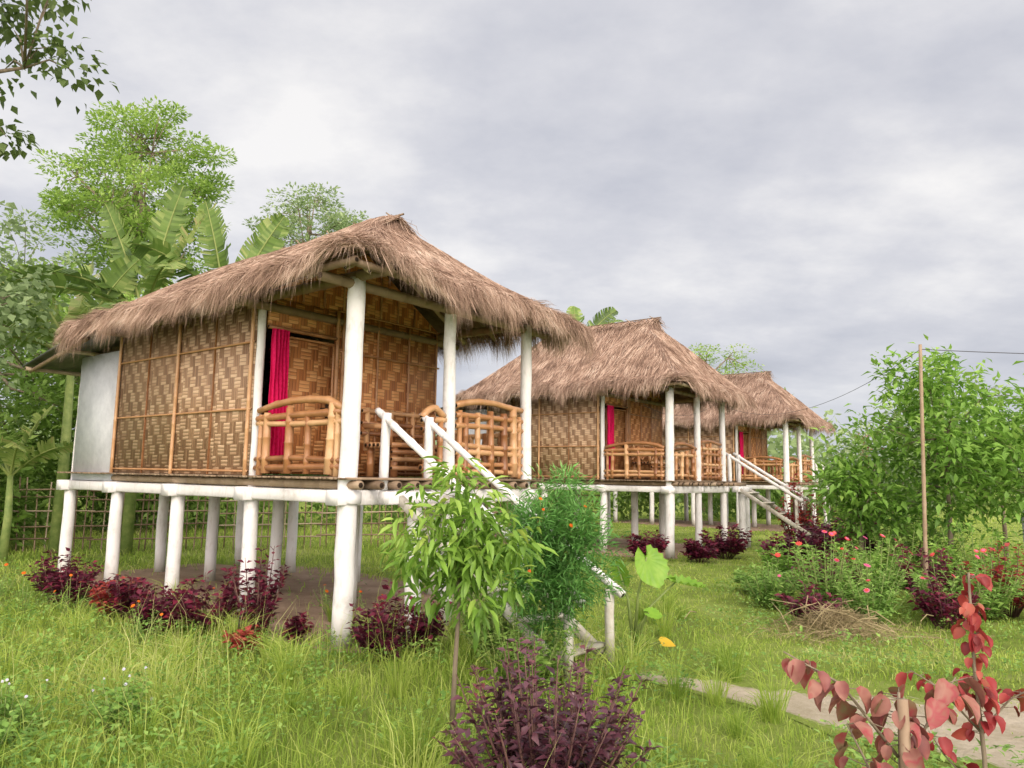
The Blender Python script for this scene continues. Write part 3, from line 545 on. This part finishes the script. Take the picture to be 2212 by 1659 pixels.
for (x,y,h,r,f) in [(3.7,8.9,1.0,.5,8),(4.35,9.1,1.0,.5,7),(4.9,8.6,.7,.45,4),(5.5,8.8,.9,.45,5),(4.0,8.4,.6,.4,3),(3.2,9.3,.7,.4,3),(6.1,8.3,.7,.5,3)]:
    stems_shrub('zinnia_plant','leafy zinnia clump with red and pink flowers','flowers',(x,y),h,r,34,30,.10,.038,'weed','stem',LANCE,.4,flowers=f,fs=.036,group='zinnia clumps in the garden',lo=.1)
for (x,y) in [(-5.9,8.7),(-5.2,8.2),(-4.6,8.0),(-3.2,6.8),(-2.9,8.0),(-1.3,7.6),(-1.9,8.3)]:
    stems_shrub('cosmos_plant','slender plant with small orange flowers in the grass','flowers',(x,y),.42,.3,9,16,.05,.012,'weed','stem',LANCE,.5,flowers=3,fmat='orange',fs=.022,group='orange cosmos in the grass')
for (x,y) in [(-2.7,4.0),(-2.25,4.6),(-2.9,4.5),(-2.6,3.5)]:
    stems_shrub('wildflower_plant','weedy plant with tiny pale lilac flowers','flowers',(x,y),.34,.25,24,18,.06,.045,'weed','stem',LEAF,.4,flowers=7,fmat='white_petal',fs=.010,group='pale wildflowers in the grass')
for (x,y,h,r,m) in [(4.9,10.6,.9,.7,'shrub'),(6.4,10.4,1.1,.8,'shrub'),(7.4,9.4,1.1,.8,'shrub'),(5.8,11.2,1.0,.7,'mid'),(7.6,8.2,.8,.7,'weed'),(4.2,11.4,.7,.5,'shrub'),(8.4,10.2,1.3,.8,'mid'),(7.0,12.8,1.5,.8,'shrub'),(3.5,10.4,.45,.5,'weed'),(8.0,16.0,1.8,1.0,'mid')]:
    stems_shrub('leafy_shrub','bushy green garden shrub among flowers','shrub',(x,y),h,r,int(50*r),44,.12,.06,m,'stem',LEAF,.3,group='green garden shrubs',lo=.1)
def tree(name,label,cat,loc,tr,cc,rad,ncl,cr,per,L,mat,Wk=.5,T=KITE,droop=0,flat=.55,group=None,stemmat='bark',shell=.35,fork=.45,flowers=0):
    E=thing(name,label,cat,(loc[0],loc[1],0),group=group); cc=A(cc,float); rad=A(rad,float)
    tm=MB(); fk=A([cc[0]*.5,cc[1]*.5,cc[2]-rad[2]*fork*1.6]); fk[2]=max(fk[2],.25*cc[2])
    pts=[A([0,0,-.05]),A([fk[0]*.3+random.uniform(-.1,.1)*tr*3,fk[1]*.3,fk[2]*.5]),fk,(fk+cc)/2+A([random.uniform(-.1,.1),0,0])*rad[0],cc+A([0,0,rad[2]*.6])]
    tube(tm,pts,[tr,tr*.8,tr*.65,tr*.4,tr*.1],n=8)
    d=rv(ncl); r=rng.uniform(shell,1,ncl)**.6; C=cc+d*r[:,None]*rad
    nb=max(5,ncl//6); hubs=[]
    for k in range(nb):
        t_=random.uniform(.1,.8); b=fk+(cc+A([0,0,rad[2]*.5])-fk)*t_; e=C[k]*.75+b*.25; m_=(b+e)/2+A([0,0,-.08*rad[2]]); tube(tm,[b,m_,e],[tr*.35,tr*.22,tr*.12],n=5); hubs.append((m_,e))
    hp=A([x for p in hubs for x in p])
    for c in C:
        j=np.argmin(np.linalg.norm(hp-c,axis=1)); b=hp[j]; tube(tm,[b,(b+c)/2+A([0,0,.05*rad[2]]),c],[tr*.12,tr*.08,tr*.03],n=4)
    tm.build('trunk',M[stemmat],E,smooth=True)
    n=ncl*per; cl=np.repeat(C,per,0); off=rv(n)*(rng.random(n)**.4)[:,None]*cr*np.repeat(rng.uniform(.6,1.25,ncl),per)[:,None]*A([1,1,flat]); p=cl+off
    dd=unit(off)*A([1,1,.6])+rv(n)*.7; dd[:,2]-=droop
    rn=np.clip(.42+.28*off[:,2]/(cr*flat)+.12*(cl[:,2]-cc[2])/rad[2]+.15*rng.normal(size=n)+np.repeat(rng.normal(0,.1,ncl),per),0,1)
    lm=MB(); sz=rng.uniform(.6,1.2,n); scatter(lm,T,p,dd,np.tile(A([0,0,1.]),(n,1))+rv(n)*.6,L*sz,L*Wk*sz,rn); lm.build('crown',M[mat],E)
    if flowers:
        Cs=sorted(list(C),key=lambda c:c[1]-.3*c[2])
        for k in range(flowers): bloom(E,Cs[k*2]+A([random.uniform(-.1,.1),-.08,random.uniform(0,.1)]),.018,'orange',.03)
    return E
tree('marigold_bush','tall feathery green marigold bush with orange blooms by the stairs','bush',(.35,5.72),.016,(.02,0,.97),(.36,.34,.60),78,.18,120,.085,'feather',.16,T=KITE,flat=.9,shell=.1,stemmat='stem',flowers=6)
tree('tall_tree','tall light green feathery-leaved tree rising behind banana plants','tree',(-13.8,26),.22,(0,0,11.3),(3.1,3.0,3.9),140,.75,170,.19,'light',.45,flat=.42,shell=.15)
tree('tall_tree','slender grey-green tree behind the thatched roof','tree',(-8.6,30),.16,(0,0,11.4),(2.4,2.1,2.2),60,.65,100,.2,'grey',.45,flat=.5)
tree('tall_tree','airy light green tree beyond the second roof','tree',(9.2,36),.2,(0,0,6.6),(2.8,2.0,1.8),40,.8,100,.18,'light',.45,flat=.4)
tree('broadleaf_tree','dark broadleaf tree with hanging branch ends overhanging the garden','tree',(-7.65,8.1),.16,(.2,0,6.7),(2.25,1.6,2.4),95,.42,60,.14,'dark',.75,T=LEAF,droop=.7,flat=.9)
tree('broadleaf_tree','round-leaved tree beside banana plants','tree',(-9.5,11.5),.14,(.3,0,4.0),(1.4,1.5,1.9),55,.48,75,.14,'grey',.9,T=LEAF,droop=.3,flat=.8)
for (x,y,z,rx,rz,m) in [(-12.0,17,3.4,2.6,2.6,'mid'),(-14.5,20,5.0,3.2,3.2,'mid'),(-8.7,19,3.4,2.6,2.6,'mid'),(-12.4,14.2,1.8,1.8,1.7,'mid'),(-10.4,13.9,1.1,1.2,1.1,'mid'),(-17.5,24,6,4,4,'grey'),(-11,22,4.6,2.5,2.5,'light')]:
    tree('dense_tree','dense green tree at the edge of the plot','tree',(x,y),.15,(0,0,z),(rx,rx,rz),90,.7,110,.2,m,.5,flat=.7,shell=.4,group='dense trees behind the huts')
for (x,y,z,rx,rz,c,cr,m) in [(6.8,11.6,2.25,1.5,1.4,84,.36,'shrub'),(5.6,12.0,1.35,.9,.8,30,.34,'shrub'),(8.4,11.6,1.8,1.2,1.15,56,.36,'shrub'),(9.6,14.6,2.0,1.6,1.2,50,.42,'mid'),(7.6,15.5,1.6,1.4,1.0,40,.42,'grey')]:
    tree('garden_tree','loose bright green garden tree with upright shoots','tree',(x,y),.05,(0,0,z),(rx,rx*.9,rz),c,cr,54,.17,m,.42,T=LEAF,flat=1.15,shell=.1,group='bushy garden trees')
tree('young_tree','slim young tree with drooping light green leaves in front of stairs','tree',(-.33,4.65),.018,(.06,0,1.15),(.47,.42,.46),56,.13,23,.125,'young',.28,T=LANCE,droop=.5,flat=.8,shell=.15,stemmat='bark')
mb=MB(); N=170
for k in range(N):
    x=rng.uniform(-60,75); y=rng.uniform(48,62); hh=rng.uniform(3.5,8.5) if x>10 else rng.uniform(3,6); r=rng.uniform(1.8,3.5); n=260
    off=rv(n)*(rng.random(n)**.35)[:,None]*A([r,r,hh*.5]); p=A([x,y,hh*.5])+off; sc_=rng.uniform(.35,.8,n)
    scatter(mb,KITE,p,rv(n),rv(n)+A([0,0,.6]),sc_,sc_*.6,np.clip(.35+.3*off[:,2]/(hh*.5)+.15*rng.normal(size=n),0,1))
o=mb.build('distant_trees',M['grey']); o['kind']='stuff'
mb=MB()
for k in range(75):
    f=rng.random(); x=-13+f*28; y=17.5+f*16+rng.uniform(-1,2); hh=rng.uniform(1.2,2.6); r=rng.uniform(.8,1.5); n=260
    off=rv(n)*(rng.random(n)**.35)[:,None]*A([r,r,hh*.5]); p=A([x,y,hh*.5])+off; sc_=rng.uniform(.12,.3,n)
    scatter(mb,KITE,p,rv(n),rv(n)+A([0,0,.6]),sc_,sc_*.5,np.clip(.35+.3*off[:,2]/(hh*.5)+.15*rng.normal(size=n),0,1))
o=mb.build('undergrowth',M['mid']); o['kind']='stuff'
def banana(loc,hst,leaves,label,sc=1.0,wid=.34):
    E=thing('banana_plant',label,'banana plant',(loc[0],loc[1],0),group='banana plants')
    sm=MB(); tube(sm,[(0,0,-.05),(.03,0,hst*.5),(0,0,hst)],[.11*sc,.09*sc,.06*sc],n=10); sm.build('stem',M['stem'],E,smooth=True)
    for (az,el,L,curve) in leaves:
        lm=MB(); n=48; d=A([math.cos(az),math.sin(az),0]); P=[]; p=A([0,0,hst-.1]); a=el
        for i in range(n+1): P.append(p.copy()); p=p+(d*math.cos(a)+A([0,0,1.])*math.sin(a))*L/n; a-=curve/n*(.3+1.4*i/n)
        P=A(P); T=unit(np.gradient(P,axis=0))
        if el>1.0: side=unit(np.cross(T,A([.25,1.,0]))); roll=random.uniform(-.7,.7)
        else: side=unit(np.cross(T,A([0,0,1.]))); roll=random.uniform(-.7,.7)
        up=np.cross(side,T); side=side*math.cos(roll)+up*math.sin(roll); up=np.cross(side,T)
        tube(lm,P,np.linspace(.035,.008,n+1)*sc,n=5,rnd=.8)
        st=8; tone=random.uniform(-.3,.3)
        for sg in (-1,1):
            tear=0; st_=tone+random.uniform(-.15,.15)
            for i in range(st,n):
                t0=(i-st)/(n-st); t1=(i+1-st)/(n-st); w0=wid*sc*(math.sin(min(1,t0*.98+.02)*math.pi)**.4); w1=wid*sc*(max(0,math.sin(min(1,t1*.98+.02)*math.pi))**.4)
                if random.random()<.35: tear=random.uniform(-.7,.35)
                def out(i_,w_): return P[i_]+(side[i_]*sg*math.cos(tear)+up[i_]*math.sin(tear)*1)*w_+T[i_]*w_*.35
                def mid(i_,w_): return P[i_]+(side[i_]*sg*math.cos(.25+tear*.4)+up[i_]*math.sin(.25+tear*.4))*w_*.5+T[i_]*w_*.12
                a_,b_=P[i],P[i+1]; m0,m1=mid(i,w0),mid(i+1,w1); q0,q1=out(i,w0),out(i+1,w1); q1=q0+(q1-q0)*(.97 if random.random()<.7 else .3)
                lm.add([a_,b_,m1,m0,q1,q0],[(0,1,2,3),(3,2,4,5)],[np.clip(.42+st_+(i%2)*.10+.3*tear+random.gauss(0,.07),0,1),np.clip(.48+st_+(i%2)*.10+.3*tear+random.gauss(0,.1)+(.3 if random.random()<.14 else 0),0,1)])
        lm.build('leaf',M['banana'],E)
pi=math.pi
banana((-7.1,14.0),4.6,[(pi*.95,1.2,2.5,.15),(0.1,1.42,2.7,.15),(-.3,1.1,2.3,.3),(pi*1.05,.7,2.7,1.4),(pi*1.2,.4,2.7,1.2),(-.9,.8,2.2,1.5)],'large banana plant with torn leaves behind the hut')
banana((-5.6,14.2),4.7,[(.2,1.2,2.3,.2),(pi*.88,1.33,2.5,.15),(-.2,.95,1.6,.5),(pi*1.2,.9,2.2,1.0)],'large banana plant with torn leaves behind the hut')
banana((-8.3,13.8),3.8,[(pi*.9,.55,2.6,1.1),(pi*1.1,.35,2.7,1.0),(pi*.6,1.3,2.2,.4),(.1,1.2,2.2,.4),(-.8,.8,2.0,1.3),(pi*1.35,.7,2.0,1.4),(pi*1.0,1.1,2.2,.9)],'banana plant with long arching leaves')
banana((-8.3,12.4),1.5,[(.3,.9,1.3,1.3),(2.4,.9,1.3,1.4),(4.2,.9,1.3,1.5),(5.4,1.0,1.2,1.6),(3.3,1.2,1.4,.6),(1.2,1.3,1.4,.5)],'small banana plant beside the bamboo fence',.7)
banana((1.7,19.5),4.8,[(.2,1.1,1.8,.6),(pi*.95,1.1,1.8,.7),(pi*.5,1.3,1.8,.5),(-.6,1.0,1.7,1.2),(4.2,.9,1.7,1.3)],'banana plant showing above the thatched roof',.8)
E=thing('elephant_ear_plant','elephant ear plant with big bright round leaf in grass','plant',(1.15,7.0,0))
for (tx_,ty_,tz,sz,nx,ny,nz,cl) in [(.10,-.12,.84,.36,.10,-.8,.5,'g'),(-.14,.05,.74,.26,-.9,-.35,.3,'g'),(.40,.0,.62,.34,.05,-.12,1.,'g'),(.10,-.2,.36,.16,.5,-.4,.6,'g'),(.22,-.28,.12,.14,.2,-.4,.8,'yellow')]:
    sm=MB(); tip=A([tx_,ty_,tz]); tube(sm,[(0,0,0),tip*A([.35,.35,.6]),tip],[.020,.012,.007],n=6); nn=A([[nx,ny,nz]],float); d=A([[.35,-.25,-.8]]) if abs(nz)<.6 else A([[1,.1,-.1]])
    scatter(sm,ROUND if cl=='g' else HEART,tip[None]-unit(d)*sz*.2,d,nn,sz,sz*.9,.5,1); sm.build('leaf',[M['stem'],M['yellow'] if cl=='yellow' else M['taro']],E,smooth=False)
def heartplant(name,label,loc,branches,L,mat,stem,sr,T=HEART):
    E=thing(name,label,'plant',(loc[0],loc[1],0)); sm=MB(); lm=MB()
    for path,r,nl,lo in branches:
        path=A(path,float); tube(sm,path,np.linspace(r,r*.4,len(path)),n=7)
        cum=np.linspace(0,1,len(path)); t_=rng.uniform(lo,1,nl); p=np.stack([np.interp(t_,cum,path[:,k]) for k in range(3)],1)
        az=rng.uniform(0,6.28,nl); pd=np.c_[np.cos(az),np.sin(az),rng.uniform(-.2,.5,nl)]*rng.uniform(.015,.05,nl)[:,None]; q_=p+pd
        for a_,b_ in zip(p,q_): tube(sm,[a_,b_],[.0018,.0012],n=4,cap=False)
        d=np.c_[np.cos(az)*.6,np.sin(az)*.6,rng.uniform(-1.5,-.3,nl)]; s_=rng.uniform(.45,1.1,nl)
        scatter(lm,T,q_,d,np.c_[np.cos(az),np.sin(az)-.3,rng.uniform(-.2,.8,nl)]+rv(nl)*.7,L*s_,L*.8*s_,rng.random(nl))
    sm.build('stem',M[stem],E,smooth=True); lm.build('foliage',M[mat],E,smooth=True)
heartplant('red_sapling','slender sapling with bright red heart-shaped leaves by the path',(1.83,3.0),[([(0,0,0),(.01,0,.5),(-.01,0,.85),(-.01,0,1.2)],.011,66,.42),([(0,0,.6),(.12,0,.72),(.24,0,.78)],.005,14,.3),([(0,0,.6),(-.15,0,.76),(-.25,.02,.82)],.005,14,.3),([(0,0,.35),(-.12,.05,.5),(-.2,0,.6)],.004,8,.3)],.072,'red','bark',.014,DROOP)
heartplant('pink_leaf_plant','low plant with dusky pink drooping leaves tied to a stake',(1.08,2.15),[([(0,0,.1),(0,0,.55),(.01,0,.97)],.010,34,.5),([(0,0,.80),(-.15,0,.99),(-.30,.02,1.07)],.005,20,.2),([(0,0,.6),(-.1,-.05,.78),(-.16,-.05,.9)],.005,14,.3),([(0,0,.75),(.12,.02,.92),(.2,.05,1.0)],.005,14,.3)],.082,'pink','bark',.012,DROOP)
sp=thing('wooden_stake','short peeled wooden stake supporting a pink-leaved plant','stake',(1.09,2.12,0)); mb=MB(); tube(mb,[(0,0,-.05),(.005,0,.4),(.0,0,.6),(-.006,0,.96)],[.018,.016,.017,.014],n=10); mb.build('pole',M['bambood'],sp)
mb=MB(); n=1500; a=rng.uniform(0,6.28,n); r=np.abs(rng.normal(0,.32,n)); z=.02+.22*np.exp(-(r/.3)**2)*rng.random(n); p=np.c_[r*np.cos(a)*1.5,r*np.sin(a),z]; d=rv(n)*A([1,1,.7]); L=rng.uniform(.1,.55,n)[:,None]
strands(mb,p-d*L*.5,p+A([0,0,.02]),p+d*L*.5,.0045,rng.random(n)*.8)
for k in range(22):
    c_=rng.normal(0,.3,2); dd_=rv(1)[0]*A([1,1,.5]); ll=random.uniform(.3,.8); q0=A([c_[0]*1.5,c_[1],.2]); tube(mb,[q0-dd_*ll*.5,q0+A([0,0,.04]),q0+dd_*ll*.5],[.006,.005,.003],n=5,rnd=.6)
o=mb.build('straw_pile',M['straw'],loc=(3.35,7.75,0)); o['label']='scattered heap of dry straw and twigs beside the zinnias'; o['category']='straw pile'
E=thing('bamboo_fence','weathered bamboo lattice fence behind the stilt hut','fence',(0,0,0)); mb=MB(); F0=A([-12.0,13.0]); F1=A([2.0,17.6]); Lf=np.linalg.norm(F1-F0); fd=(F1-F0)/Lf
x=0
while x<Lf:
    p=F0+fd*x; bamboo(mb,[(p[0],p[1],-.02),(p[0]+random.uniform(-.05,.05),p[1],random.uniform(1.15,1.4))],.014,n=5); x+=random.uniform(.1,.2)
for z in (.25,.5,.75,1.0,1.15):
    for k in range(7): a_=F0+fd*Lf*k/7; b_=F0+fd*Lf*(k+1.05)/7; bamboo(mb,[(a_[0],a_[1]-.03,z+random.uniform(-.04,.04)),(b_[0],b_[1]-.03,z+random.uniform(-.04,.04))],.016,n=5)
mb.build('lattice',[M['bambood'],M['hollow']],E)
E=thing('utility_pole','thin bamboo pole carrying a black electric wire','pole',(5.05,9.2,0)); mb=MB(); bamboo(mb,[(0,0,-.05),(.045,0,1.6),(.09,0,3.28)],.025,n=8,rnd=.6,taper=.8); mb.build('pole',[M['bambood'],M['hollow']],E)
E=thing('electric_wire','thin black electric wires sagging from pole to huts','wire',(0,0,0))
def wire(a,b,sag,r=.005):
    a=A(a,float);b=A(b,float); t_=np.linspace(0,1,24)[:,None]; p=a+(b-a)*t_; p[:,2]-=(4*sag*t_*(1-t_))[:,0]; mb=MB(); tube(mb,p,r,n=5); mb.build('strand',M['wire'],E,smooth=True)
wire((5.14,9.2,3.22),(4.6,16.5,3.25),.5,.0035); wire((5.14,9.2,3.22),(12,8.5,3.3),.12); wire((4.6,16.5,3.25),(2.6,14.6,3.0),.25,.0035)
E=thing('garden_post','weathered pale garden post among shrubs','post',(8.15,11.9,0)); mb=MB(); tube(mb,[(0,0,-.05),(.02,0,.6),(0,0,1.3)],[.05,.045,.04],n=10); mb.build('shaft',M['plaster'],E)
